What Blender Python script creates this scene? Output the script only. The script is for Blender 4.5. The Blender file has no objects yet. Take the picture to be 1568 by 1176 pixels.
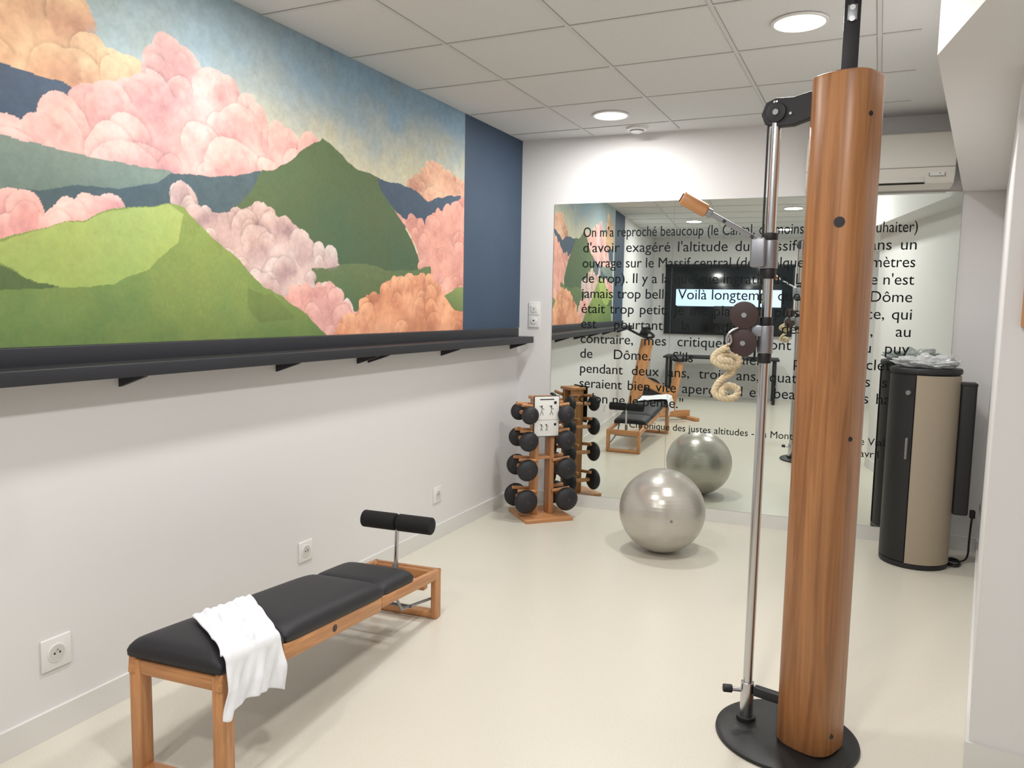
import bpy, bmesh, math, random
import numpy as np
from mathutils import Vector, Matrix, Euler
from mathutils import noise as mn
random.seed(7); np.random.seed(7)
scene = bpy.context.scene
scene.view_settings.view_transform = 'Standard'
COL = scene.collection

# ------------------------------------------------------------------ materials
def lin(c):
    return tuple(((v/255)/12.92 if v/255 <= .04045 else ((v/255+.055)/1.055)**2.4) for v in c)

def new_mat(name):
    m = bpy.data.materials.new(name); m.use_nodes = True
    return m, m.node_tree, m.node_tree.nodes['Principled BSDF']

def mat(name, rgb, rough=.5, metal=0., noise=0., nscale=60., bump=0., bscale=200., spec=None, coat=0., sheen=0., trans=0.):
    m, nt, b = new_mat(name)
    c = lin(rgb)
    b.inputs['Base Color'].default_value = (*c, 1)
    b.inputs['Roughness'].default_value = rough
    b.inputs['Metallic'].default_value = metal
    if spec is not None: b.inputs['Specular IOR Level'].default_value = spec
    if coat: b.inputs['Coat Weight'].default_value = coat; b.inputs['Coat Roughness'].default_value = .15
    if sheen: b.inputs['Sheen Weight'].default_value = sheen
    if trans: b.inputs['Transmission Weight'].default_value = trans
    tc = nt.nodes.new('ShaderNodeTexCoord')
    if noise:
        n = nt.nodes.new('ShaderNodeTexNoise'); n.inputs['Scale'].default_value = nscale; n.inputs['Detail'].default_value = 5
        nt.links.new(tc.outputs['Object'], n.inputs['Vector'])
        r = nt.nodes.new('ShaderNodeValToRGB')
        r.color_ramp.elements[0].position = .3; r.color_ramp.elements[1].position = .7
        r.color_ramp.elements[0].color = (*[v*(1-noise) for v in c], 1)
        r.color_ramp.elements[1].color = (*[min(1, v*(1+noise)) for v in c], 1)
        nt.links.new(n.outputs['Fac'], r.inputs['Fac']); nt.links.new(r.outputs['Color'], b.inputs['Base Color'])
    if bump:
        n = nt.nodes.new('ShaderNodeTexNoise'); n.inputs['Scale'].default_value = bscale; n.inputs['Detail'].default_value = 3
        nt.links.new(tc.outputs['Object'], n.inputs['Vector'])
        bp = nt.nodes.new('ShaderNodeBump'); bp.inputs['Strength'].default_value = bump; bp.inputs['Distance'].default_value = .002
        nt.links.new(n.outputs['Fac'], bp.inputs['Height']); nt.links.new(bp.outputs['Normal'], b.inputs['Normal'])
    return m

def wood(name, c_dark, c_light, sc, rough=.38):
    m, nt, b = new_mat(name)
    tc = nt.nodes.new('ShaderNodeTexCoord'); mp = nt.nodes.new('ShaderNodeMapping')
    mp.inputs['Scale'].default_value = sc
    n = nt.nodes.new('ShaderNodeTexNoise'); n.inputs['Scale'].default_value = 1; n.inputs['Detail'].default_value = 9
    n.inputs['Distortion'].default_value = .8; n.inputs['Roughness'].default_value=.62
    r = nt.nodes.new('ShaderNodeValToRGB')
    r.color_ramp.elements[0].position = .36; r.color_ramp.elements[1].position = .62
    r.color_ramp.elements[0].color = (*lin(c_dark), 1); r.color_ramp.elements[1].color = (*lin(c_light), 1)
    nt.links.new(tc.outputs['Object'], mp.inputs['Vector']); nt.links.new(mp.outputs['Vector'], n.inputs['Vector'])
    nt.links.new(n.outputs['Fac'], r.inputs['Fac']); nt.links.new(r.outputs['Color'], b.inputs['Base Color'])
    b.inputs['Roughness'].default_value = rough
    return m

M = {}
M['wall'] = mat('wall_paint_white', (223,222,222), .6, bump=.08, bscale=150)
M['ceil'] = mat('ceiling_tile_white', (216,217,217), .9, noise=.03, nscale=120)
M['grid_dark'] = mat('ceiling_grid_shadow', (158,158,157), .8)
M['grid'] = mat('ceiling_grid_white', (208,209,208), .6)
M['base'] = mat('baseboard_white', (220,219,216), .4)
M['navy'] = mat('accent_navy_paint', (54,73,96), .6, noise=.06, nscale=4)
M['black'] = mat('black_matte', (26,26,30), .5)
M['ledge'] = mat('ledge_charcoal', (36,37,44), .5)
M['rubber'] = mat('black_rubber', (24,24,26), .45, bump=.2, bscale=300)
M['vinyl'] = mat('black_vinyl', (33,33,38), .55, bump=.25, bscale=600)
M['foam'] = mat('black_foam', (17,17,19), .85, bump=.3, bscale=400)
M['chrome'] = mat('brushed_chrome', (200,200,202), .22, 1.)
M['steel'] = mat('grey_steel', (150,152,158), .4, .8)
M['darkbrown'] = mat('pulley_dark_brown', (60,42,40), .45)
M['plastic'] = mat('white_plastic', (228,228,226), .35)
M['plastic_grey'] = mat('grey_plastic', (120,120,120), .4)
M['holes'] = mat('dark_hole', (30,30,30), .6)
M['beige'] = mat('champagne_panel', (160,148,130), .45, .1, noise=.03, nscale=300)
M['towel'] = mat('towel_cotton_white', (238,240,246), .95, bump=.9, bscale=450, sheen=.3)
M['rope'] = mat('rope_hemp', (206,190,158), .9, noise=.15, nscale=150)
M['paper'] = mat('white_card', (235,235,232), .6)
M['letters'] = mat('lettering_dark_grey', (30,34,34), .95, spec=.05)
M['bag'] = mat('clear_plastic_bag', (235,238,240), .25, trans=.35)
M['wood_z'] = wood('cherry_wood_vertical', (136,88,52), (174,120,75), (34,34,1.3))
M['owood_x'] = wood('oak_wood_x', (172,118,76), (208,152,102), (2,40,40))
M['owood_y'] = wood('oak_wood_y', (172,118,76), (208,152,102), (40,2,40))
M['owood_z'] = wood('oak_wood_z', (172,118,76), (208,152,102), (40,40,2))
# ball pearl
m, nt, b = new_mat('ball_pearl_silver')
b.inputs['Base Color'].default_value = (*lin((190,186,178)),1); b.inputs['Roughness'].default_value=.27; b.inputs['Metallic'].default_value=.5
tc=nt.nodes.new('ShaderNodeTexCoord'); w=nt.nodes.new('ShaderNodeTexWave'); w.bands_direction='Z'; w.inputs['Scale'].default_value=14
bp=nt.nodes.new('ShaderNodeBump'); bp.inputs['Strength'].default_value=.12; bp.inputs['Distance'].default_value=.002
nt.links.new(tc.outputs['Object'],w.inputs['Vector']); nt.links.new(w.outputs['Fac'],bp.inputs['Height']); nt.links.new(bp.outputs['Normal'],b.inputs['Normal'])
M['ball']=m
# mirror
m, nt, b = new_mat('mirror_glass')
b.inputs['Base Color'].default_value=(.83,.88,.84,1); b.inputs['Metallic'].default_value=1; b.inputs['Roughness'].default_value=0.0
M['mirror']=m
# floor
m, nt, b = new_mat('floor_vinyl_cream')
tc=nt.nodes.new('ShaderNodeTexCoord')
n1=nt.nodes.new('ShaderNodeTexNoise'); n1.inputs['Scale'].default_value=190; n1.inputs['Detail'].default_value=3
r1=nt.nodes.new('ShaderNodeValToRGB')
r1.color_ramp.elements[0].position=.30; r1.color_ramp.elements[0].color=(*lin((202,196,181)),1)
r1.color_ramp.elements[1].position=.44; r1.color_ramp.elements[1].color=(*lin((215,210,197)),1)
nt.links.new(tc.outputs['Object'],n1.inputs['Vector']); nt.links.new(n1.outputs['Fac'],r1.inputs['Fac']); nt.links.new(r1.outputs['Color'],b.inputs['Base Color'])
b.inputs['Roughness'].default_value=.27; b.inputs['Specular IOR Level'].default_value=.5
M['floor']=m
def emis(name,col,st):
    m,nt,b=new_mat(name); b.inputs['Base Color'].default_value=(*lin(col),1)
    b.inputs['Emission Color'].default_value=(*lin(col),1); b.inputs['Emission Strength'].default_value=st
    return m
M['diff']=emis('lamp_diffuser',(255,253,248),4.0)
M['screen']=emis('screen_lit_blue_white',(190,215,250),1.0)

# ------------------------------------------------------------------ helpers
def empty(name, loc=(0,0,0), rz=0., rot=None):
    e=bpy.data.objects.new(name,None); e.empty_display_size=.1; e.location=loc
    e.rotation_euler = rot if rot else (0,0,rz)
    COL.objects.link(e); return e

def finish(bm,name,material,parent=None,loc=(0,0,0),rot=(0,0,0),smooth=False):
    me=bpy.data.meshes.new(name); bmesh.ops.recalc_face_normals(bm,faces=bm.faces); bm.to_mesh(me); bm.free()
    if smooth:
        for p in me.polygons: p.use_smooth=True
    o=bpy.data.objects.new(name,me); COL.objects.link(o)
    if material: me.materials.append(material)
    o.location=loc
    if isinstance(rot,(tuple,list)): o.rotation_euler=rot
    else:
        o.rotation_mode='QUATERNION'; o.rotation_quaternion=rot
    if parent: o.parent=parent
    return o

def auto_smooth(o,ang=35):
    me=o.data
    for p in me.polygons: p.use_smooth=True
    try: me.set_sharp_from_angle(angle=math.radians(ang))
    except Exception: pass

def box(parent,name,size,loc,material,rot=(0,0,0),bevel=0.,seg=3):
    bm=bmesh.new(); bmesh.ops.create_cube(bm,size=1)
    bmesh.ops.scale(bm,vec=size,verts=bm.verts)
    if bevel: bmesh.ops.bevel(bm,geom=bm.edges[:],offset=bevel,segments=seg,profile=.5,affect='EDGES')
    o=finish(bm,name,material,parent,loc,rot)
    if bevel: auto_smooth(o,40)
    return o

def cyl(parent,name,p0,p1,r,material,r2=None,segs=32,bevel=0.):
    p0=Vector(p0);p1=Vector(p1);d=p1-p0
    bm=bmesh.new(); bmesh.ops.create_cone(bm,cap_ends=True,segments=segs,radius1=r,radius2=r if r2 is None else r2,depth=d.length)
    if bevel:
        ed=[e for e in bm.edges if len(e.link_faces)==2 and any(len(f.verts)>4 for f in e.link_faces)]
        bmesh.ops.bevel(bm,geom=ed,offset=bevel,segments=3,profile=.5,affect='EDGES')
    o=finish(bm,name,material,parent,(p0+p1)/2,d.to_track_quat('Z','Y'))
    auto_smooth(o,40); return o

def lathe(parent,name,prof,material,loc=(0,0,0),segs=48,rot=(0,0,0)):
    bm=bmesh.new(); rings=[]
    for r,z in prof:
        if r<1e-5: rings.append([bm.verts.new((0,0,z))])
        else: rings.append([bm.verts.new((r*math.cos(2*math.pi*i/segs),r*math.sin(2*math.pi*i/segs),z)) for i in range(segs)])
    for a,b2 in zip(rings[:-1],rings[1:]):
        for i in range(segs):
            j=(i+1)%segs
            if len(a)==1 and len(b2)==1: continue
            if len(a)==1: bm.faces.new((a[0],b2[i],b2[j]))
            elif len(b2)==1: bm.faces.new((a[i],a[j],b2[0]))
            else: bm.faces.new((a[i],a[j],b2[j],b2[i]))
    o=finish(bm,name,material,parent,loc,rot); auto_smooth(o,40); return o

def prism(parent,name,pts,z0,z1,material,loc=(0,0,0)):
    bm=bmesh.new()
    lo=[bm.verts.new((x,y,z0)) for x,y in pts]; hi=[bm.verts.new((x,y,z1)) for x,y in pts]
    bm.faces.new(lo); bm.faces.new(hi[::-1]); n=len(pts)
    for i in range(n):
        j=(i+1)%n; bm.faces.new((lo[i],lo[j],hi[j],hi[i]))
    return finish(bm,name,material,parent,loc)

def ell(parent,name,r,loc,material,rot=(0,0,0),seg=32):
    bm=bmesh.new(); bmesh.ops.create_uvsphere(bm,u_segments=seg,v_segments=seg//2,radius=1)
    bmesh.ops.scale(bm,vec=r,verts=bm.verts)
    return finish(bm,name,material,parent,loc,rot,True)

def tube(parent,name,pts,r,material,smooth=True):
    cu=bpy.data.curves.new(name,'CURVE'); cu.dimensions='3D'; cu.bevel_depth=r; cu.bevel_resolution=4; cu.use_fill_caps=True
    sp=cu.splines.new('NURBS' if smooth else 'POLY'); sp.points.add(len(pts)-1)
    for p,q in zip(sp.points,pts): p.co=(*q,1)
    if smooth: sp.use_endpoint_u=True; sp.order_u=3
    o=bpy.data.objects.new(name,cu); COL.objects.link(o); cu.materials.append(material)
    if parent: o.parent=parent
    return o

# ------------------------------------------------------------------ camera
F_PX=1178.; ROLL=.0185
th=math.radians(5.74); ps=math.radians(25.28)
R=Vector((math.cos(ps),math.sin(ps),0))
Fw=Vector((-math.sin(ps)*math.cos(th),math.cos(ps)*math.cos(th),-math.sin(th)))
U=R.cross(Fw)
cr=(R+U*ROLL).normalized(); cu_=(U-R*ROLL).normalized()
CAM=Vector((0,0,1.55))
cam=bpy.data.cameras.new('camera'); cam.sensor_width=36; cam.lens=F_PX/1568*36; cam.clip_start=.05
co=bpy.data.objects.new('camera',cam); COL.objects.link(co)
mw=Matrix((( cr.x,cu_.x,-Fw.x,CAM.x),(cr.y,cu_.y,-Fw.y,CAM.y),(cr.z,cu_.z,-Fw.z,CAM.z),(0,0,0,1)))
co.matrix_world=mw; scene.camera=co

# ------------------------------------------------------------------ room shell
XL=-2.57; H=2.827
def yb(x): return 5.73+.07*x      # back wall line (wall is ~4 deg off square)
AB=math.atan(.07); nb=Vector((.0698,-.9976,0)); eb=Vector((.9976,.0698,0))
prism(None,'floor',[(-2.67,-3.0),(1.7,-3.0),(1.7,5.95),(-2.67,5.95)],-.1,0,M['floor'])
prism(None,'ceiling',[(-2.67,-3.0),(1.7,-3.0),(1.7,5.95),(-2.67,5.95)],H,H+.1,M['ceil'])
prism(None,'wall_left',[(XL-.1,-2.9),(XL,-2.9),(XL,yb(XL)),(XL-.1,yb(XL))],0,H,M['wall'])
prism(None,'wall_back',[(XL-.1,yb(XL-.1)),(.72,yb(.72)),(.72,5.95),(XL-.1,5.95)],0,H,M['wall'])
prism(None,'wall_right',[(.68,yb(.68)),(.366,2.94),(1.6,2.8),(1.6,yb(.68))],0,2.335,M['wall'])
prism(None,'wall_right_rear',[(1.6,-2.9),(1.7,-2.9),(1.7,5.7),(1.6,5.7)],0,H,M['wall'])
prism(None,'wall_rear',[(XL-.1,-3.0),(1.7,-3.0),(1.7,-2.9),(XL-.1,-2.9)],0,H,M['wall'])
prism(None,'trim_soffit',[(.443,yb(.443)),(.115,2.746),(.196,2.319),(.5,.7),(1.6,.7),(1.6,yb(.443))],2.335,H,M['wall'])
# baseboards
prism(None,'baseboard_left',[(XL,-2.9),(XL+.013,-2.9),(XL+.013,yb(XL)),(XL,yb(XL))],0,.1,M['base'])
p0=Vector((XL+.013,yb(XL+.013),0)); p1=Vector((.665,yb(.665),0))
prism(None,'baseboard_back',[(p0.x,p0.y),(p1.x,p1.y),(p1.x+nb.x*.013,p1.y+nb.y*.013),(p0.x+nb.x*.013,p0.y+nb.y*.013)],0,.095,M['base'])
prism(None,'baseboard_right',[(.68,5.75),(.366,2.94),(.353,2.927),(.667,5.75)],0,.1,M['base'])
prism(None,'baseboard_right_end',[(.353,2.927),(1.6,2.787),(1.6,2.8),(.366,2.94)],0,.1,M['base'])

# ceiling grid
def joined_boxes(name,boxes,material):
    bm=bmesh.new()
    for (x0,x1,y0,y1,z0,z1) in boxes:
        r=bmesh.ops.create_cube(bm,size=1)['verts']
        bmesh.ops.scale(bm,vec=(x1-x0,y1-y0,z1-z0),verts=r)
        bmesh.ops.translate(bm,vec=((x0+x1)/2,(y0+y1)/2,(z0+z1)/2),verts=r)
    return finish(bm,name,material)
gd=[];gw=[]
xs=[-2.0+.643*k for k in range(0,6)]; ys=[3.40+.643*k for k in range(-10,4)]
for x in xs:
    ymax=5.55 if x<.1 else 0.65
    gd.append((x-.012,x+.012,-2.9,ymax,H-.0015,H)); gw.append((x-.009,x+.009,-2.9,ymax,H-.004,H-.0015))
for y in ys:
    xm=1.6 if y<.7 else .1
    gd.append((XL,xm,y-.012,y+.012,H-.0014,H)); gw.append((XL,xm,y-.009,y+.009,H-.0039,H-.0014))
e=empty('trim_ceiling_grid'); a=joined_boxes('grid_shadow_gap',gd,M['grid_dark']); a.parent=e; a=joined_boxes('grid_bar',gw,M['grid']); a.parent=e

# downlights
def downlight(x,y,power):
    e=empty('ceiling_downlight',(x,y,H))
    lathe(e,'ring',[(.105,-.001),(.118,-.001),(.122,-.006),(.118,-.011),(.108,-.012),(.105,-.004)],M['plastic'])
    lathe(e,'diffuser',[(0,-.006),(.106,-.006),(.106,-.001),(0,-.001)],M['diff'])
    l=bpy.data.lights.new('lamp','AREA'); l.shape='DISK'; l.size=.205; l.energy=power; l.color=(1,.98,.95)
    o=bpy.data.objects.new('lamp',l); COL.objects.link(o); o.parent=e; o.location=(0,0,-.014)
PW=27
for x,y,p in [(-1.68,5.01,PW*.8),(-.39,3.73,PW*.9),(-1.68,2.44,PW*.85),(-.39,1.16,PW),(-1.68,-.13,PW),(-.39,-1.41,PW)]:
    downlight(x,y,p)
w=bpy.data.worlds.new('world'); scene.world=w; w.use_nodes=True
w.node_tree.nodes['Background'].inputs['Color'].default_value=(.8,.85,.9,1); w.node_tree.nodes['Background'].inputs['Strength'].default_value=.3

# smoke detector
e=empty('smoke_detector',(-1.62,5.42,H))
lathe(e,'body',[(.0,-.04),(.03,-.04),(.045,-.03),(.05,-.022),(.075,-.02),(.078,-.006),(.078,0)],M['plastic'])
lathe(e,'slot_ring',[(.046,-.03),(.0485,-.026),(.05,-.0225),(.047,-.0225)],M['plastic_grey'])

# ------------------------------------------------------------------ mural (painted mesh on the left wall)
def wall_pt(px,py):
    """survey point measured off the photo -> (y,z) on the left wall plane"""
    u=px-784; v=588-py
    d=Fw+R*((u-ROLL*v)/F_PX)+U*((v+ROLL*u)/F_PX)
    t=XL/d.x
    return (t*d.y,1.55+t*d.z)
Y0,Y1,Z0,Z1=1.30,4.629,1.386,H-.001
res=.004; ny=int((Y1-Y0)/res)+1; nz=int((Z1-Z0)/res)+1
gy=np.linspace(Y0,Y1,ny); gz=np.linspace(Z0,Z1,nz)
GY,GZ=np.meshgrid(gy,gz)
def vnoise(sc,seed):
    r=np.random.RandomState(seed); g=r.rand(int(4*sc)+8,int(5*sc)+8)
    a=(GZ-1)*sc; b_=(GY-1)*sc
    i=np.floor(a).astype(int); j=np.floor(b_).astype(int); fa=a-i; fb=b_-j
    fa=fa*fa*(3-2*fa); fb=fb*fb*(3-2*fb)
    return (g[i,j]*(1-fa)*(1-fb)+g[i+1,j]*fa*(1-fb)+g[i,j+1]*(1-fa)*fb+g[i+1,j+1]*fa*fb)-.5
def fbm(sc,seed,o=4):
    s=0;amp=1
    for k in range(o): s=s+amp*vnoise(sc*2**k,seed+k); amp*=.55
    return s
WY=GY+.022*fbm(7,11,3); WZ=GZ+.022*fbm(7,31,3)
mott=fbm(5,51,5); fine=fbm(30,71,3); grain=fbm(90,91,2); hue=fbm(3,131,3)
def inpoly(pts):
    P=[wall_pt(*p) for p in pts]
    ins=np.zeros(GY.shape,bool); n=len(P)
    for i in range(n):
        (x1,y1),(x2,y2)=P[i],P[(i+1)%n]
        if y1==y2: continue
        c=((y1>WZ)!=(y2>WZ)) & (WY<(x2-x1)*(WZ-y1)/(y2-y1)+x1)
        ins^=c
    return ins
def lc(c): return np.array(lin(c))
IMG=np.zeros((nz,ny,3))
def mix(c1,c2,t): return c1[None,None,:]*(1-t[...,None])+c2[None,None,:]*t[...,None]
def sstep(t): t=np.clip(t,0,1); return t*t*(3-2*t)
t=sstep((GZ-2.05)/.75+ .3*mott)
IMG[:]=mix(lc((210,203,172)),lc((122,146,164)),t)
tt=sstep((3.3-GY)/1.5)*.65
IMG[:]=IMG*(1-tt[...,None])+lc((180,196,196))[None,None,:]*tt[...,None]
def hill(pts,ct,cb,streak=.25):
    mk=inpoly(pts); P=[wall_pt(*p) for p in pts]
    zt=max(p[1] for p in P); zb=min(p[1] for p in P)
    t=np.clip((zt-GZ)/(zt-zb+1e-6)+.6*mott+streak*fine*.4,0,1)
    IMG[mk]=mix(lc(ct),lc(cb),t)[mk]
def cloud(pts,light,midc,dark,rmin=.05,rmax=.11,dens=55,seed=1,edge=True):
    r=np.random.RandomState(seed)
    P=[wall_pt(*p) for p in pts]; mk=inpoly(pts)
    base=mix(lc(midc),lc(light),np.clip(.3+.8*mott,0,1))
    IMG[mk]=base[mk]
    lob=[]
    zs_,ys_=np.where(mk)
    area=mk.sum()*res*res; N=int(area*dens)+2
    n=len(P)
    if edge:
        for i in range(n):
            a=np.array(P[i]);b_=np.array(P[(i+1)%n]); L=np.linalg.norm(b_-a)
            k=max(1,int(L/(rmax*1.1)))
            nrm=np.array([-(b_-a)[1],(b_-a)[0]])/(L+1e-9)
            for q in range(k):
                rr=r.uniform(rmin,rmax)*.85; c=a+(b_-a)*(q+.5)/k
                for sgn in (1,-1):
                    cc=c+nrm*sgn*rr*.6
                    ii=int((cc[1]-Z0)/res); jj=int((cc[0]-Y0)/res)
                    if 0<=ii<nz and 0<=jj<ny and mk[ii,jj]:
                        lob.append((cc[0],cc[1],rr,False)); break
    for q in range(N):
        k=r.randint(len(ys_)); lob.append((gy[ys_[k]],gz[zs_[k]],r.uniform(rmin,rmax)*1.1,True))
    lob.sort(key=lambda l:-l[1]-r.uniform(0,.12))
    L_,D_,C_=lc(light),lc(dark),lc(midc)
    for (cy,cz,rr,clip) in lob:
        jit=r.uniform(-.16,.16)
        asp=r.uniform(.85,1.15)
        dy=(WY-cy)*asp;dz=(WZ-cz)/asp; d2=np.sqrt(dy*dy+dz*dz)/rr
        m_=d2<1
        if clip: m_&=mk
        h=(dz*.9-dy*.3)/rr
        t=np.clip(.56+.46*h+jit+.45*mott+.12*fine,0,1)
        fade=sstep((h+.85)/.9)*.95
        c=np.where(t[...,None]>.5, mix(C_,L_,np.clip(t*2-1,0,1)), mix(D_,C_,np.clip(t*2,0,1)))
        ring_=(d2>1)&(d2<1.2)&(h>.0)&mk     # pigment pooling behind each billow
        IMG[ring_]*=(1-.17*(1-(d2[ring_]-1)/.2))[:,None]
        IMG[m_]=(IMG*(1-fade[...,None])+c*fade[...,None])[m_]
# sky clouds
cloud([(-90,-60),(100,-60),(112,0),(130,30),(128,55),(160,75),(196,92),(222,120),(215,140),(150,140),(105,150),(60,130),(-90,80)],(234,200,162),(218,172,140),(194,142,118),.07,.15,20,2)
hill([(-90,60),(0,92),(40,112),(100,132),(135,150),(105,175),(60,185),(20,200),(-90,190)],(84,98,118),(70,84,104))
cloud([(-90,175),(0,185),(30,195),(60,170),(110,165),(118,145),(150,135),(180,140),(205,125),(226,118),(224,92),(240,70),(268,70),(290,85),(302,112),(345,118),(366,148),(398,168),(408,198),(440,200),(452,216),(490,216),(480,250),(430,272),(300,280),(220,270),(120,250),(-90,230)],(232,188,180),(214,162,158),(178,128,136),.06,.13,30,5)
cloud([(622,285),(640,272),(655,250),(668,248),(682,262),(712,282),(720,290),(720,320),(650,310)],(224,186,158),(208,158,136),(180,126,114),.03,.06,70,8)
hill([(560,262),(600,280),(632,290),(655,308),(690,300),(720,305),(720,345),(600,350)],(74,90,110),(58,76,96))
hill([(-90,190),(0,205),(80,225),(150,245),(262,266),(275,275),(240,295),(100,300),(-90,300)],(126,140,130),(100,117,110))
hill([(-90,290),(0,288),(60,290),(110,284),(180,292),(240,284),(262,268),(330,268),(405,264),(440,262),(440,330),(340,345),(260,320),(-90,380)],(80,97,104),(66,83,90))
hill([(398,262),(425,258),(455,240),(478,222),(492,209),(520,235),(548,260),(575,268),(583,290),(606,325),(626,362),(645,400),(650,450),(480,450),(440,380),(400,330),(340,340),(350,318),(384,290)],(92,110,76),(70,91,66),.6)
cloud([(603,322),(620,335),(640,335),(652,345),(662,325),(690,320),(702,308),(725,300),(725,470),(690,470),(645,430),(640,385),(625,355)],(222,166,152),(204,144,132),(172,112,108),.045,.09,50,12)
cloud([(-90,290),(0,296),(30,298),(55,312),(64,332),(90,318),(110,308),(150,300),(178,312),(178,330),(120,350),(-90,380)],(234,186,178),(216,158,154),(186,128,132),.045,.08,45,14)
hill([(470,412),(520,402),(560,404),(600,415),(660,410),(660,470),(520,490),(470,450)],(100,116,78),(78,97,66))
cloud([(258,300),(268,287),(288,290),(300,312),(335,326),(378,316),(400,310),(425,335),(452,345),(478,375),(500,388),(520,402),(498,414),(476,412),(482,438),(512,436),(526,462),(560,490),(540,530),(470,520),(400,455),(330,390),(280,330)],(212,196,190),(192,164,160),(158,128,134),.04,.085,55,21)
cloud([(455,440),(480,440),(512,436),(526,462),(560,490),(540,530),(470,520),(420,470)],(222,172,162),(204,148,142),(170,120,120),.04,.07,55,22)
cloud([(505,530),(520,492),(548,475),(560,452),(580,450),(590,430),(615,424),(640,420),(665,428),(680,450),(725,470),(725,540)],(226,168,132),(206,140,108),(170,106,86),.045,.085,55,25)
hill([(680,452),(700,442),(725,436),(725,480),(695,475)],(130,145,90),(98,117,72))
hill([(-90,368),(0,362),(80,345),(180,320),(255,312),(280,316),(305,345),(340,378),(380,415),(420,450),(470,485),(530,540),(-90,600)],(132,150,82),(90,113,62),.6)
hill([(-90,372),(0,366),(100,341),(200,319),(258,313),(279,328),(272,368),(232,410),(175,440),(75,441),(40,428),(0,400),(-90,395)],(164,177,104),(140,158,87),.4)
hill([(-90,395),(0,404),(40,428),(90,441),(20,445),(-90,445)],(82,100,60),(74,92,54))
mk=inpoly([(380,440),(415,450),(450,490),(400,495),(380,470)]); IMG[mk]*=.84
IMG*=(1+.20*mott+.14*fine+.10*grain)[...,None]
hs=(.10*hue)[...,None]*np.array([1,.0,-1])[None,None,:]
IMG=np.clip(IMG*(1+hs)*1.17,0,1)
me=bpy.data.meshes.new('painted_surface')
N=ny*nz
co_=np.zeros((N,3)); co_[:,0]=.003; co_[:,1]=GY.ravel(); co_[:,2]=GZ.ravel()
idx=np.arange(N).reshape(nz,ny)
q=np.stack([idx[:-1,:-1],idx[:-1,1:],idx[1:,1:],idx[1:,:-1]],-1).reshape(-1,4)
me.vertices.add(N); me.vertices.foreach_set('co',co_.ravel())
me.loops.add(q.size); me.loops.foreach_set('vertex_index',q.ravel().astype(np.int32))
me.polygons.add(len(q)); me.polygons.foreach_set('loop_start',np.arange(0,q.size,4,dtype=np.int32))
try: me.polygons.foreach_set('loop_total',np.full(len(q),4,dtype=np.int32))
except Exception: pass
me.update(calc_edges=True); me.validate()
ca=me.color_attributes.new('paint','FLOAT_COLOR','POINT')
cc=np.ones((N,4)); cc[:,:3]=IMG.reshape(-1,3); ca.data.foreach_set('color',cc.ravel())
m,nt,b=new_mat('mural_watercolour'); at=nt.nodes.new('ShaderNodeAttribute'); at.attribute_name='paint'
nt.links.new(at.outputs['Color'],b.inputs['Base Color']); b.inputs['Roughness'].default_value=.75
me.materials.append(m)
mo=bpy.data.objects.new('wall_mural',me); COL.objects.link(mo); mo.location=(XL,0,0)
prism(None,'wall_accent_panel',[(XL,4.629),(XL+.003,4.629),(XL+.003,yb(XL)),(XL,yb(XL))],1.386,H-.001,M['navy'])
prism(None,'wall_accent_panel.001',[(XL,.53),(XL+.003,.53),(XL+.003,1.30),(XL,1.30)],1.386,H-.001,M['navy'])

# wall ledge
e=empty('wall_ledge',(XL,0,0))
box(e,'back_rail',(.02,4.97,.075),(.014,3.015,1.347),M['ledge'],bevel=.003)
box(e,'shelf',(.15,4.97,.05),(.078,3.015,1.297),M['ledge'],bevel=.004)
for k,y in enumerate([.9,1.98,2.82,3.45,3.55,4.35,5.4]):
    bm=bmesh.new(); vs=[]
    for dy in (-.008,.008):
        vs.append([bm.verts.new((0,y+dy,1.275)),bm.verts.new((.145,y+dy,1.275)),bm.verts.new((.135,y+dy,1.266)),bm.verts.new((0,y+dy,1.222))])
    bm.faces.new(vs[0]); bm.faces.new(vs[1][::-1])
    for i in range(4):
        j=(i+1)%4; bm.faces.new((vs[0][i],vs[0][j],vs[1][j],vs[1][i]))
    finish(bm,'bracket_%d'%(k+1),M['ledge'],e)

# ------------------------------------------------------------------ wall outlets
M['shade']=mat('socket_shade',(205,204,200),.5)
def outlet(name,loc,rz,sz=.1):
    e=empty(name,loc,rz)   # local: plate faces -y
    box(e,'plate',(sz,.008,sz*1.05),(0,-.004,0),M['plastic'],bevel=.003)
    cyl(e,'socket_rim',(0,-.007,0),(0,-.0105,0),.034,M['plastic'],bevel=.001)
    cyl(e,'socket_well',(0,-.0095,0),(0,-.011,0),.029,M['shade'])
    for dx in (-.01,.01): cyl(e,'hole',(dx,-.0105,0),(dx,-.0118,0),.0035,M['holes'],segs=12)
    cyl(e,'earth_pin',(0,-.0105,.013),(0,-.018,.013),.0025,M['chrome'],segs=12)
outlet('wall_outlet',(XL,1.685,.30),math.radians(90),.11)
outlet('wall_outlet',(XL,3.007,.293),math.radians(90),.1)
outlet('wall_outlet',(XL,4.309,.304),math.radians(90),.1)
e=empty('light_switch',(-2.443,yb(-2.443),1.49),AB)
box(e,'plate',(.09,.009,.2),(0,-.0045,0),M['plastic'],bevel=.003)
box(e,'rocker',(.055,.006,.055),(0,-.011,.045),M['plastic'],rot=(.06,0,0),bevel=.002)
cyl(e,'thermostat_dial',(0,-.008,-.045),(0,-.014,-.045),.026,M['plastic'],bevel=.002)
cyl(e,'indicator',(0,-.013,-.045),(0,-.0155,-.045),.006,M['holes'],segs=16)
box(e,'divider',(.088,.0015,.002),(0,-.0095,0),M['plastic_grey'])
cyl(e,'led',(0,-.013,.048),(0,-.0155,.048),.004,M['holes'],segs=12)

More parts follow.
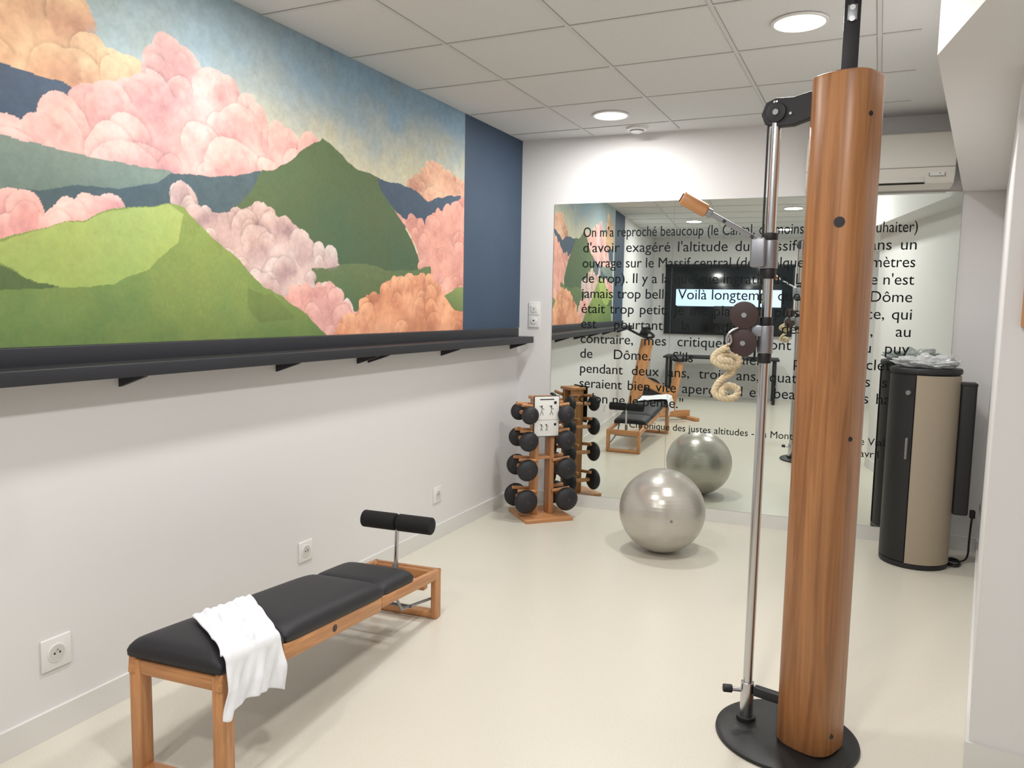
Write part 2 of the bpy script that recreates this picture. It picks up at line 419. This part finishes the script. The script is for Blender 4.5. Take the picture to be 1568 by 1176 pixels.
# ------------------------------------------------------------------ mirror + lettering
MX0,MX1=-2.293,.443; ML=(MX1-MX0)/eb.x
e=empty('wall_mirror',(MX0+nb.x*.0,yb(MX0),0),AB)
pw=ML/3
for k in range(3):
    box(e,'panel_%d'%(k+1),(pw-.002,.006,2.24),(pw*(k+.5),-.0045,1.217),M['mirror'])
box(e,'edge_strip',(ML,.0055,.006),(ML/2,-.0045,.0985),M['steel'])
TE=empty('mirror_lettering',(-2.062,yb(-2.062),0),AB)
lines=["On m'a reproché beaucoup (le Cantal, du moins, semble le souhaiter)",
"d'avoir   exagéré   l'altitude   du   Massif   central,   dans   un",
"ouvrage sur le Massif central (de quelque vingt-huit mètres",
"de trop). Il y a là quelque ingratitude. La montagne n'est",
"jamais trop belle. Voilà longtemps que le puy de Dôme",
"était trop petit. Je me plains de plus d'une once, qui",
"est   pourtant   la   moindre   des   choses,   au",
"contraire, mes critiques se sont juchés au puy",
"de Dôme. S'ils n'avaient pas bicyclette,",
"pendant deux ans, trois ans, quatre ans, ils s'en",
"seraient bien vite aperçus, il est beaucoup plus haut",
"qu'on ne le pense.\""]
W=2.262
def txt(body,x,z,size,width=None,right=False):
    cu=bpy.data.curves.new('line','FONT'); cu.body=body; cu.size=size; cu.extrude=.0004; cu.resolution_u=4
    o=bpy.data.objects.new('line',cu); COL.objects.link(o); cu.materials.append(M['letters'])
    bpy.context.view_layer.update(); wd=o.dimensions.x
    s=1.
    if width is not None:
        ns=body.count(' ')
        # justify like typesetting: widen the word spaces first, then scale only what is left over
        if wd<width and ns:
            for it in range(6):
                f=cu.space_word*(1+.9*(width-wd)/max(.2,ns*.03*cu.space_word)) if False else cu.space_word+(width-wd)/(ns*size*.30)
                cu.space_word=max(.3,min(9.9,f)); bpy.context.view_layer.update(); wd=o.dimensions.x
                if abs(wd-width)<.004: break
        s=width/wd
    o.parent=TE; o.rotation_euler=(math.pi/2,0,0)
    o.scale=(s,1,1); o.location=((x-wd*s) if right else x,-.0095,z)
    return o
for k,l in enumerate(lines):
    txt(' '.join(l.split()),0,2.085-.1145*k,.105,W if k<11 else None)
txt("Chronique des justes altitudes - La Montagne, Alexandre Vialatte",W-1.86,.655,.072,1.86)
txt("11 avril 1961",W,.572,.072,None,True)

# ------------------------------------------------------------------ air conditioner
ax0,ax1=-.50,.36
acx=(ax0+ax1)/2
e=empty('air_conditioner',(acx+nb.x*.035,yb(acx)+nb.y*.035,2.512),AB)
bm=bmesh.new()
prof=[(0,-.165),(-.10,-.168),(-.17,-.15),(-.205,-.10),(-.213,-.02),(-.21,.12),(-.195,.158),(-.17,.166),(0,.168)]
wv=(ax1-ax0)/2
sides=[[bm.verts.new((sx,y,z)) for y,z in prof] for sx in (-wv,wv)]
bm.faces.new(sides[0]); bm.faces.new(sides[1][::-1])
for i in range(len(prof)):
    j=(i+1)%len(prof); bm.faces.new((sides[0][i],sides[0][j],sides[1][j],sides[1][i]))
o=finish(bm,'housing',mat('ac_white',(216,213,206),.4),e); auto_smooth(o,30)
bv=o.modifiers.new('b','BEVEL'); bv.width=.006; bv.segments=2; bv.limit_method='ANGLE'
box(e,'mounting_plate',(.6,.03,.2),(0,.015,.02),M['plastic_grey'])
box(e,'panel_gap',(wv*2+.002,.003,.003),(0,-.2108,-.055),M['plastic_grey'])
box(e,'louver',(wv*2*.74,.006,.06),(-.06,-.197,-.115),mat('ac_white2',(222,220,214),.4),rot=(-.42,0,0),bevel=.002)
box(e,'louver_gap',(wv*2*.76,.01,.006),(-.06,-.174,-.147),M['holes'],rot=(-.4,0,0))
box(e,'badge',(.09,.003,.045),(wv-.1,-.205,-.09),M['plastic_grey'],rot=(-.3,0,0),bevel=.001)
box(e,'badge_face',(.082,.003,.038),(wv-.1,-.2065,-.0905),M['plastic'],rot=(-.3,0,0))
cyl(e,'indicator_led',(wv-.085,-.207,-.095),(wv-.085,-.210,-.096),.004,M['holes'],segs=12)

# ------------------------------------------------------------------ functional column trainer
cxl,cyl_=-.134,2.825; rx,ry=-.361,2.88
e=empty('cable_column_trainer',(0,0,0))
lathe(e,'base_disc',[(0,0),(.245,0),(.25,.005),(.248,.014),(.235,.020),(.13,.026),(0,.026)],M['rubber'],loc=(-.215,2.86,0),segs=72)
bm=bmesh.new(); n=96; ex=3.0; crot=math.radians(-24)
def prad(c,s_): return (abs(c)**ex+abs(s_)**ex)**(-1/ex)*.1005
def ring(z,s):
    vs=[]
    for i in range(n):
        a=2*math.pi*i/n; c,s_=math.cos(a),math.sin(a); r=prad(c,s_)*s
        vs.append(bm.verts.new((r*c,r*s_,z)))
    return vs
rs=[ring(.026,.94),ring(.034,1),ring(2.308,1),ring(2.316,.985),ring(2.318,.95)]
for a_,b_ in zip(rs[:-1],rs[1:]):
    for i in range(n):
        j=(i+1)%n; bm.faces.new((a_[i],a_[j],b_[j],b_[i]))
bm.faces.new(rs[0][::-1]); bm.faces.new(rs[-1])
o=finish(bm,'wooden_column',M['wood_z'],e,(cxl,cyl_,0),(0,0,crot)); auto_smooth(o,50)
lathe(e,'top_cap',[(0,.006),(.082,.006),(.088,0)],M['darkbrown'],loc=(cxl,cyl_,2.318))
dirc=Vector((-cxl,-cyl_,0)).normalized(); sidec=Vector((-dirc.y,dirc.x,0))
def dot(name,ang,z,r,material):
    d=dirc*math.cos(ang)+sidec*math.sin(ang)
    la=math.atan2(d.y,d.x)-crot; rr=prad(math.cos(la),math.sin(la))
    p=Vector((cxl,cyl_,z))+d*(rr-.006); cyl(e,name,p,p+d*.0085,r,material,segs=24)
dot('bolt_cap_large',-.02,1.84,.017,M['black'])
for z in (2.18,1.135,.10): dot('bolt_cap',.72,z,.008,M['black'])
# vertical strap to ceiling
box(e,'top_plate',(.05,.008,.27),(cxl+.0,cyl_+.0,2.44),M['black'],bevel=.002,rot=(0,0,.1))
cyl(e,'ceiling_tie',(cxl,cyl_,2.5),(cxl,cyl_,H-.001),.011,M['black'])
for z in (2.50,2.535): cyl(e,'tie_bolt',(cxl,cyl_-.005,z),(cxl,cyl_-.013,z),.009,M['chrome'],segs=16)
box(e,'tie_buckle',(.03,.014,.05),(cxl,cyl_-.004,2.52),M['steel'],bevel=.003)
# guide rod
cyl(e,'guide_rod',(rx,ry,.02),(rx,ry,2.275),.0175,M['chrome'])
cyl(e,'rear_cable',(rx-.026,ry-.004,1.55),(rx-.026,ry-.004,2.24),.0035,M['black'],segs=10)
cyl(e,'rod_foot',(rx,ry,.02),(rx,ry,.17),.024,M['chrome'],bevel=.003)
cyl(e,'rod_foot_flange',(rx,ry,.022),(rx,ry,.04),.035,M['black'],bevel=.003)
# top bracket
bm=bmesh.new(); P=[(-.0,.05),(-.035,.038),(-.05,0),(-.035,-.036),(0,-.048),(.06,-.05),(.12,-.035),(.16,-.045),(.16,.075),(.12,.055),(.06,.045)]
dv=Vector((cxl-rx,cyl_-ry,0)); dvn=dv.normalized(); pv=Vector((dvn.y,-dvn.x,0))
fr=[]
for off in (-.016,.016):
    fr.append([bm.verts.new(Vector((rx,ry,2.235))+dvn*a_+pv*off+Vector((0,0,b_))) for a_,b_ in P])
bm.faces.new(fr[0]); bm.faces.new(fr[1][::-1])
for i in range(len(P)):
    j=(i+1)%len(P); bm.faces.new((fr[0][i],fr[0][j],fr[1][j],fr[1][i]))
o=finish(bm,'top_bracket',M['black'],e); bv=o.modifiers.new('b','BEVEL'); bv.width=.004; bv.segments=2
q=Vector((rx+.005,ry,2.235))+pv*.016
cyl(e,'bracket_pulley',q,q+pv*.008,.034,M['black'],bevel=.002); cyl(e,'bracket_bolt',q+pv*.008,q+pv*.013,.010,M['chrome'],segs=20)
q=q+dvn*.05+Vector((0,0,-.01)); cyl(e,'bracket_bolt_2',q,q+pv*.006,.005,M['chrome'],segs=12)
# bottom brace and knob
box(e,'bottom_brace',(.18,.03,.035),((rx+cxl)/2+.0,(ry+cyl_)/2,.145),M['black'],rot=(0,0,math.atan2(dvn.y,dvn.x)),bevel=.004)
cyl(e,'lock_stem',(rx,ry,.135),(rx-.06,ry-.02,.137),.008,M['chrome']); cyl(e,'lock_knob',(rx-.052,ry-.017,.137),(rx-.085,ry-.028,.138),.015,M['black'],bevel=.004)
# upper carriage with swivel handle
cyl(e,'upper_carriage',(rx,ry,1.70),(rx,ry,1.80),.030,M['steel'],bevel=.004)
cyl(e,'upper_collar',(rx,ry,1.665),(rx,ry,1.70),.026,M['black'],bevel=.003)
cyl(e,'upper_collar_top',(rx,ry,1.80),(rx,ry,1.825),.026,M['black'],bevel=.003)
box(e,'carriage_block',(.05,.05,.10),(rx-.035,ry-.025,1.755),M['steel'],bevel=.006)
A=Vector((rx-.03,ry-.03,1.795)); B=Vector((-.652,2.76,1.945)); ab=B-A
cyl(e,'handle_arm',A,A+ab*.72,.0095,M['steel']); cyl(e,'handle_ferrule',A+ab*.62,A+ab*.70,.016,M['steel'],bevel=.002)
cyl(e,'wooden_grip',A+ab*.68,A+ab*1.0,.024,M['owood_z'],bevel=.007)
cyl(e,'grip_end_cap',A+ab*1.0,A+ab*1.012,.017,M['darkbrown'])
for k in (.1,.45): 
    q=A+ab*k; cyl(e,'arm_bolt',q+Vector((0,-.007,0)),q+Vector((0,-.014,0)),.006,M['black'],segs=12)
# lower carriage with pulleys
cyl(e,'lower_carriage',(rx,ry,1.40),(rx,ry,1.50),.027,M['steel'],bevel=.004)
cyl(e,'lower_collar',(rx,ry,1.365),(rx,ry,1.40),.024,M['black'],bevel=.003)
cyl(e,'lower_collar_top',(rx,ry,1.50),(rx,ry,1.53),.022,M['black'],bevel=.003)
fn=Vector((.1,-1,0)).normalized()
for z in (1.535,1.435):
    c=Vector((rx-.072,ry-.035,z))
    cyl(e,'pulley_cheek',c,c+fn*.006,.049,M['darkbrown'],bevel=.001); cyl(e,'pulley_cheek_back',c-fn*.022,c-fn*.028,.049,M['darkbrown'],bevel=.001)
    cyl(e,'pulley_wheel',c-fn*.022,c,.036,M['black']); cyl(e,'pulley_bolt',c+fn*.006,c+fn*.011,.009,M['chrome'],segs=20)
box(e,'pulley_link',(.03,.03,.13),(rx-.06,ry-.022,1.485),M['darkbrown'],bevel=.004)
box(e,'pulley_mount',(.07,.024,.04),(rx-.035,ry-.012,1.48),M['steel'],bevel=.004)
# hook + rope
hc=Vector((rx-.118,ry-.062,1.43))
pts=[hc+Vector((.03,.01,.06)),hc+Vector((.006,0,.05)),hc+Vector((-.01,0,.02)),hc+Vector((0,0,-.005)),hc+Vector((.014,0,.012)),hc+Vector((.006,0,.035))]
tube(e,'snap_hook',[tuple(p) for p in pts],.0045,M['chrome'])
ctrl=[(0,.0,1.420),(-.035,.01,1.398),(-.048,0,1.372),(-.01,-.018,1.352),(.034,-.01,1.358),(.042,.01,1.382),(.0,.016,1.392),(-.03,-.014,1.376),(.008,-.02,1.368),(.022,.0,1.335),(-.005,.012,1.31),(-.030,.006,1.285),(-.042,-.004,1.255),(-.012,-.018,1.238),(.030,-.012,1.242),(.042,.006,1.268),(.012,.016,1.280),(-.018,-.006,1.264),(-.008,-.018,1.252)]
def crom(c,k=14):
    c=[np.array(x,float) for x in c]; c=[c[0]]+c+[c[-1]]; out=[]
    for i in range(1,len(c)-2):
        for s in range(k):
            t=s/k; a,b1,c1,d1=c[i-1],c[i],c[i+1],c[i+2]
            out.append(.5*((2*b1)+(-a+c1)*t+(2*a-5*b1+4*c1-d1)*t*t+(-a+3*b1-3*c1+d1)*t**3))
    out.append(c[-2]); return out
rp=[]
for c in crom(ctrl):
    rp.append(Vector((hc.x,hc.y,0))+Vector((R.x,R.y,0))*float(c[0])+Vector((-R.y,R.x,0))*float(c[1])+Vector((0,0,float(c[2]))))
for s in range(3):
    out=[]; L=0
    for i,p in enumerate(rp):
        if i: L+=(rp[i]-rp[i-1]).length
        tg=(rp[min(i+1,len(rp)-1)]-rp[max(i-1,0)]).normalized()
        nn=tg.cross(Vector((.1,1,.05))).normalized(); bb=tg.cross(nn)
        a=L/.045*2*math.pi+s*2*math.pi/3
        out.append(tuple(p+(nn*math.cos(a)+bb*math.sin(a))*.0062))
    tube(e,'rope_strand_%d'%(s+1),out,.0072,M['rope'],False)

# ------------------------------------------------------------------ bench
BL=1.577; e=empty('workout_bench',(-1.93,1.64,0),math.radians(5.46)); e.scale=(.93,1,1)
sl=-math.atan(.17/BL)
def zt(y): return .415-.17*y/BL
def legloop(tag,y,h,hw,lw):
    for s in (-1,1):
        box(e,'%s_leg_%s'%(tag,'a' if s<0 else 'b'),(lw,.055,h),(s*(hw+.016-lw/2),y,h/2),M['owood_z'],bevel=.008)
    box(e,tag+'_foot_rail',(hw*2-.03,.05,.032),(0,y,.018),M['owood_x'],bevel=.005)
    box(e,tag+'_top_rail',(hw*2-.03,.045,.05),(0,y,h-.028),M['owood_x'],bevel=.005)
legloop('near',.03,.405,.185,.048); legloop('far',BL-.03,.245,.185,.036)
def rail(name,y0,y1,x,w,h,dz=0):
    yc=(y0+y1)/2; L=(y1-y0)/math.cos(sl)
    return box(e,name,(w,L,h),(x,yc,zt(yc)-h/2+dz),M['owood_y'],rot=(sl,0,0),bevel=.006)
for s in (-1,1):
    t_='l' if s<0 else 'r'
    rail('side_rail_near_'+t_,0.0,.30,s*.185,.03,.06)
    rail('side_rail_mid_'+t_,.304,.98,s*.185,.032,.062)
    rail('side_rail_far_'+t_,.984,BL,s*.187,.026,.05)
yc=BL-.02; box(e,'end_rail',(.40,.03,.05),(0,yc,zt(yc)-.025),M['owood_x'],rot=(sl,0,0),bevel=.006)
box(e,'mid_cross_rail',(.36,.04,.045),(0,.99,zt(.99)-.04),M['owood_x'],rot=(sl,0,0),bevel=.004)
box(e,'near_cross_rail',(.36,.04,.045),(0,.30,zt(.3)-.04),M['owood_x'],rot=(sl,0,0),bevel=.004)
cyl(e,'logo_plate',(.2005,.62,zt(.62)-.031),(.2025,.62,zt(.62)-.031),.014,M['darkbrown'])
def cushion(name,y0,y1,w,h,dz=0.,tilt=0.):
    bm=bmesh.new(); L=y1-y0; nx_,ny_=14,18
    top={};bot={}
    def sh(a,p): return (1-abs(a)**p)
    for i in range(nx_+1):
        for j in range(ny_+1):
            a=-1+2*i/nx_; b_=-1+2*j/ny_
            a2=math.sin(a*math.pi/2); b2=math.sin(b_*math.pi/2)
            k=(max(0,sh(a2,7))*max(0,sh(b2,9)))**.45
            zz=h*(.28+.72*k)
            x=a2*w/2*(1-.03*(abs(b2)**12)); y=b2*L/2*(1-.03*(abs(a2)**12))
            top[i,j]=bm.verts.new((x,y,zz+.004*(1-a2*a2)*(1-b2*b2))); bot[i,j]=bm.verts.new((x*.985,y*.99,0))
    for i in range(nx_):
        for j in range(ny_):
            bm.faces.new((top[i,j],top[i+1,j],top[i+1,j+1],top[i,j+1])); bm.faces.new((bot[i,j],bot[i,j+1],bot[i+1,j+1],bot[i+1,j]))
    for i in range(nx_):
        bm.faces.new((bot[i,0],bot[i+1,0],top[i+1,0],top[i,0])); bm.faces.new((top[i,ny_],top[i+1,ny_],bot[i+1,ny_],bot[i,ny_]))
    for j in range(ny_):
        bm.faces.new((top[0,j],top[0,j+1],bot[0,j+1],bot[0,j])); bm.faces.new((bot[nx_,j],bot[nx_,j+1],top[nx_,j+1],top[nx_,j]))
    yc=(y0+y1)/2
    finish(bm,name,M['vinyl'],e,(0,yc,zt(yc)+dz),(sl+tilt,0,0),True)
cushion('cushion_near',-.01,.315,.41,.062); cushion('cushion_middle',.31,1.01,.41,.066); cushion('cushion_head',1.0,1.29,.40,.055,tilt=.02)
# foam roller
ry_=1.44
cyl(e,'roller_post',(0,ry_,zt(ry_)-.10),(.0,ry_+.02,.475),.011,M['chrome'])
cyl(e,'roller_post_sleeve',(0,ry_,zt(ry_)-.10),(.0,ry_+.003,zt(ry_)+.03),.016,M['steel'])
cyl(e,'roller_cross_bar',(-.18,ry_+.02,.49),(.19,ry_+.02,.49),.012,M['chrome'])
cyl(e,'foam_roller_left',(-.20,ry_+.02,.49),(-.004,ry_+.02,.49),.042,M['foam'],bevel=.008)
cyl(e,'foam_roller_right',(.008,ry_+.02,.49),(.205,ry_+.02,.49),.042,M['foam'],bevel=.008)
box(e,'roller_mount',(.36,.04,.04),(0,ry_,zt(ry_)-.06),M['owood_x'],bevel=.004)
cyl(e,'fold_strut_left',(-.16,1.22,.16),(-.16,BL-.05,.10),.007,M['steel'],segs=12)
cyl(e,'fold_strut_right',(.16,1.22,.16),(.16,BL-.05,.10),.007,M['steel'],segs=12)
cyl(e,'fold_cross_bar',(-.18,1.30,.145),(.18,1.30,.145),.008,M['steel'],segs=12)
for s in (-1,1): cyl(e,'fold_link',(s*.165,1.22,.16),(s*.165,1.15,zt(1.15)-.03),.007,M['steel'],segs=12)

# towel
bm=bmesh.new(); nu,nv=50,70; V={}
for i in range(nu+1):
    u=i/nu
    drop=.135+.020*math.sin(2*math.pi*u+.9)+.010*math.sin(11*u+1)+.03*u
    for j in range(nv+1):
        v=j/nv; top=.305; q=v*(top+.04+drop)
        ya=.21-.215*min(1,q/top)**1.05; yb_=.51-.25*min(1,q/top)
        y=ya+(yb_-ya)*u
        wob=.004*math.sin(17*u+9*v)+.003*math.sin(31*u-14*v)+.002*math.sin(47*u+22*v)
        if q<top:
            x=-.115+q; z=zt(y)+.075+abs(wob)+.002
            z-= .012*max(0,(x-.115)/.075)**2
            z+=.010*math.exp(-((u-.22-.5*v)**2)/.0025)+.007*math.exp(-((u-.75+.3*v)**2)/.003)
            z-= .030*max(0,(.012-y)/.02)**2 if y<.012 else 0
        elif q<top+.04:
            a=(q-top)/.04*math.pi/2; x=.190+.016*math.sin(a); z=zt(y)+.064-.026*(1-math.cos(a))
            z+=abs(wob)*(1-math.sin(a))
        else:
            dd=q-top-.04; k=min(1,dd/.08)
            x=.206+k*(.009*math.sin(13*u+1.2)+.006*math.sin(31*u+18*v)+.010)
            z=zt(y)+.038-dd; y+=-.22*dd*(1-u)+.12*dd*u*0
        V[i,j]=bm.verts.new((x,y,z))
for i in range(nu):
    for j in range(nv): bm.faces.new((V[i,j],V[i+1,j],V[i+1,j+1],V[i,j+1]))
TW=empty('towel',(-1.93,1.64,0),math.radians(5.46))
o=finish(bm,'towel_cloth',M['towel'],TW,smooth=True); sd=o.modifiers.new('s','SOLIDIFY'); sd.thickness=.006; sd.offset=1
ss=o.modifiers.new('ss','SUBSURF'); ss.levels=1; ss.render_levels=1

# ------------------------------------------------------------------ ball
e=empty('exercise_ball',(-1.181,4.79,0))
ell(e,'ball_shell',(.272,.272,.268),(0,0,.268),M['ball'],seg=64)
cyl(e,'valve_plug',(.12,-.243,.27),(.123,-.2475,.27),.008,M['plastic_grey'],segs=16)

# ------------------------------------------------------------------ dumbbell rack
e=empty('dumbbell_rack',(-2.195,5.185,0),math.radians(45))
box(e,'base_plate',(.37,.38,.025),(0,0,.0125),M['owood_x'],bevel=.005)
for s in (-1,1):
    box(e,'upright_%s'%('a' if s<0 else 'b'),(.035,.11,.85),(s*.062,0,.45),M['owood_z'],bevel=.005)
box(e,'top_cap',(.18,.14,.025),(0,0,.888),M['owood_x'],bevel=.005)
box(e,'middle_shelf',(.10,.10,.02),(0,0,.45),M['owood_x'])
for k,(z,r) in enumerate([(.145,.088),(.375,.080),(.585,.073),(.775,.066)]):
    for s in (-1,1):
        x=s*(.085+r*.85)
        for yy in (-.06,.06):
            cyl(e,'support_peg',(s*.06,yy,z+.055),(x+s*.045,yy,z+.07),.013,M['owood_x'],segs=16,bevel=.003)
        cyl(e,'bell_grip',(x,-.10,z),(x,.10,z),.016,M['owood_z'],segs=20)
        for yy in (-.115,.115):
            ell(e,'bell_weight',(r,.042,r),(x,yy,z),M['vinyl'],seg=28)
            cyl(e,'bell_hub',(x,yy*1.0,z),(x,yy*1.38,z),.011,M['darkbrown'],segs=16,bevel=.003)
# instruction board
box(e,'instruction_board',(.19,.008,.29),(.0,-.080,.76),M['paper'],bevel=.002)
box(e,'board_frame_back',(.20,.006,.30),(.0,-.075,.76),M['black'])
box(e,'board_header',(.11,.001,.007),(0,-.0847,.885),M['black'])
def fig(x,z,s):
    cyl(e,'fig_head',(x,-.084,z+.035*s),(x,-.0852,z+.035*s),.006*s,M['holes'],segs=12)
    for (a,b_) in [((0,.028),(0,.0)),((0,.0),(-.012,-.03)),((0,0),(.012,-.03)),((0,.024),(-.018,.04)),((0,.024),(.018,.012))]:
        tube(e,'fig_line',[(x+a[0]*s,-.0848,z+a[1]*s),(x+b_[0]*s,-.0848,z+b_[1]*s)],.0016,M['holes'],False)
for x,z in [(-.04,.80),(.035,.80),(-.04,.675),(.0,.675)]: fig(x,z,1. if z>.75 else .7)
box(e,'qr_code',(.02,.001,.02),(.065,-.0847,.86),M['holes'])
box(e,'qr_code_2',(.018,.001,.018),(.066,-.0847,.70),M['holes'])
box(e,'board_divider',(.17,.001,.0015),(0,-.0847,.735),M['plastic_grey'])

# ------------------------------------------------------------------ tower unit
e=empty('tower_air_purifier',(.285,5.36,0))
def arcshell(name,r,a0,a1,z0,z1,th_,material,seg=40):
    bm=bmesh.new(); pr=[]
    for i in range(seg+1):
        a=a0+(a1-a0)*i/seg
        pr.append((math.sin(a),-math.cos(a)))
    vs=[[bm.verts.new((c*rr,s*rr,z)) for c,s in pr] for rr,z in ((r,z0),(r,z1),(r-th_,z1),(r-th_,z0))]
    for k in range(4):
        for i in range(seg):
            bm.faces.new((vs[k][i],vs[k][i+1],vs[(k+1)%4][i+1],vs[(k+1)%4][i]))
    bm.faces.new([vs[k][0] for k in range(4)]); bm.faces.new([vs[k][-1] for k in range(4)][::-1])
    o=finish(bm,name,material,e); auto_smooth(o,30); return o
lathe(e,'core',[(0,.0),(.19,.0),(.195,.01),(.195,.03),(.188,.035),(.188,1.19),(.198,1.195),(.2,1.215),(.194,1.225),(0,1.225)],M['black'],segs=64)
arcshell('front_panel',.198,math.radians(-16),math.radians(74),.035,1.185,.012,M['beige'])
arcshell('black_door',.196,math.radians(-88),math.radians(-18),.04,1.18,.01,M['rubber'])
box(e,'door_handle',(.012,.02,.13),(-.085,-.185,.74),M['plastic_grey'],rot=(0,0,-.45),bevel=.003)
box(e,'side_cartridge',(.085,.13,.80),(.232,-.01,.74),M['black'],bevel=.014)
box(e,'side_cartridge_rim',(.088,.134,.02),(.232,-.01,1.135),M['rubber'],bevel=.006)
cyl(e,'display',(-.09,-.178,1.08),(-.098,-.191,1.08),.014,M['plastic_grey'],segs=20)
# plastic bag on top
bm=bmesh.new(); bmesh.ops.create_icosphere(bm,subdivisions=5,radius=1)
for v in bm.verts:
    p=v.co.copy(); k=1+.38*mn.noise(p*1.8)+.22*mn.noise(p*4.5+Vector((3,1,2)))+.10*abs(mn.noise(p*10))
    v.co=Vector((p.x*.17*k,p.y*.11*k,max(-.0,(p.z*.5+.35)*.085*k)))
BG=empty('plastic_bag',(.30,5.34,1.227))
finish(bm,'bag_film',M['bag'],BG,smooth=False)
# cord
CE=empty('power_cord',(0,0,0))
tube(CE,'cable',[(.44,5.45,.05),(.47,5.40,.01),(.53,5.36,.008),(.56,5.46,.008),(.50,5.50,.012),(.47,5.43,.02),(.54,5.40,.02),(.60,5.50,.02),(.60,5.52,.14),(.605,5.50,.30)],.006,M['black'])
tube(CE,'cable_loop',[(.46,5.38,.009),(.50,5.33,.009),(.545,5.36,.01),(.55,5.43,.025),(.49,5.46,.03),(.45,5.40,.016)],.006,M['black'])
box(CE,'plug',(.03,.04,.05),(.605,5.50,.31),M['black'],bevel=.006)
outlet('wall_outlet',(.66,5.55,.34),math.radians(-84),.09)

# framed picture on the near right wall
e=empty('picture_frame',(.366+.046,2.933,1.65),math.atan2(-.14,1.234))
box(e,'frame_left',(.02,.022,.27),(.012,-.011,0),M['owood_z'],bevel=.002)
box(e,'frame_right',(.02,.022,.27),(.36,-.011,0),M['owood_z'],bevel=.002)
box(e,'frame_top',(.35,.022,.02),(.186,-.011,.125),M['owood_x'],bevel=.002)
box(e,'frame_bottom',(.35,.022,.02),(.186,-.011,-.125),M['owood_x'],bevel=.002)
box(e,'backing',(.34,.008,.24),(.186,-.006,0),M['paper'])

# ------------------------------------------------------------------ behind the camera (seen in the mirror)
e=empty('television',(-1.25,-2.9,1.72))
box(e,'bezel',(2.2,.05,1.25),(0,.03,.02),M['black'],bevel=.01)
box(e,'screen_glass',(2.14,.004,1.17),(0,.057,.02),mat('screen_dark',(28,34,40),.12),bevel=.001)
box(e,'screen_image',(1.8,.003,.30),(0,.0605,.05),M['screen'])
e=empty('desk',(-1.3,-2.35,0))
box(e,'top',(1.9,.7,.03),(0,0,.74),M['black'],bevel=.005)
for sx in (-.88,.88):
    for sy in (-.3,.3): box(e,'leg',(.05,.05,.725),(sx,sy,.3625),M['black'],bevel=.004)
for i_,(mx,mz) in enumerate([(-1.25,.72),(-.75,.68)]):
    e=empty('computer_monitor',(mx,-2.35,.755))
    box(e,'panel',(.42,.03,.30),(0,0,mz),M['black'],bevel=.008); cyl(e,'stem',(0,0,.01),(0,0,mz-.1),.02,M['black']); cyl(e,'foot',(0,0,0),(0,0,.015),.11,M['black'])
e=empty('exercise_bike',(-1.98,.55,0),math.radians(50))
box(e,'front_foot',(.5,.07,.05),(0,.45,.025),M['owood_x'],bevel=.01); box(e,'rear_foot',(.5,.07,.05),(0,-.45,.025),M['owood_x'],bevel=.01)
box(e,'lower_beam',(.07,.95,.09),(0,0,.09),M['owood_y'],bevel=.01)
cyl(e,'flywheel',(-.03,.22,.38),(.03,.22,.38),.23,M['black'],bevel=.01)
box(e,'front_post',(.09,.16,1.05),(0,.36,.62),M['owood_z'],rot=(.2,0,0),bevel=.015)
box(e,'seat_post',(.08,.10,.72),(0,-.22,.45),M['owood_z'],rot=(.18,0,0),bevel=.012)
ell(e,'saddle',(.10,.14,.045),(0,-.3,.86),M['vinyl'])
box(e,'frame_diagonal',(.08,.66,.12),(0,.07,.46),M['owood_y'],rot=(.4,0,0),bevel=.015)
tube(e,'handlebar',[(-.22,.45,1.28),(-.22,.27,1.20),(-.08,.25,1.16),(.08,.25,1.16),(.22,.27,1.20),(.22,.45,1.28)],.018,M['black'])
box(e,'console',(.2,.03,.14),(0,.30,1.24),M['black'],rot=(.5,0,0),bevel=.01)
for s in (-1,1):
    cyl(e,'crank',(s*.05,.0,.32),(s*.06,.0+s*.16,.32),.01,M['steel'],segs=12); box(e,'pedal',(.09,.09,.025),(s*.11,s*.16,.32),M['black'],bevel=.005)
cyl(e,'crank_axle',(-.07,0,.32),(.07,0,.32),.03,M['steel'])
box(e,'crank_housing',(.09,.16,.2),(0,0,.27),M['owood_z'],bevel=.01)
print('done')
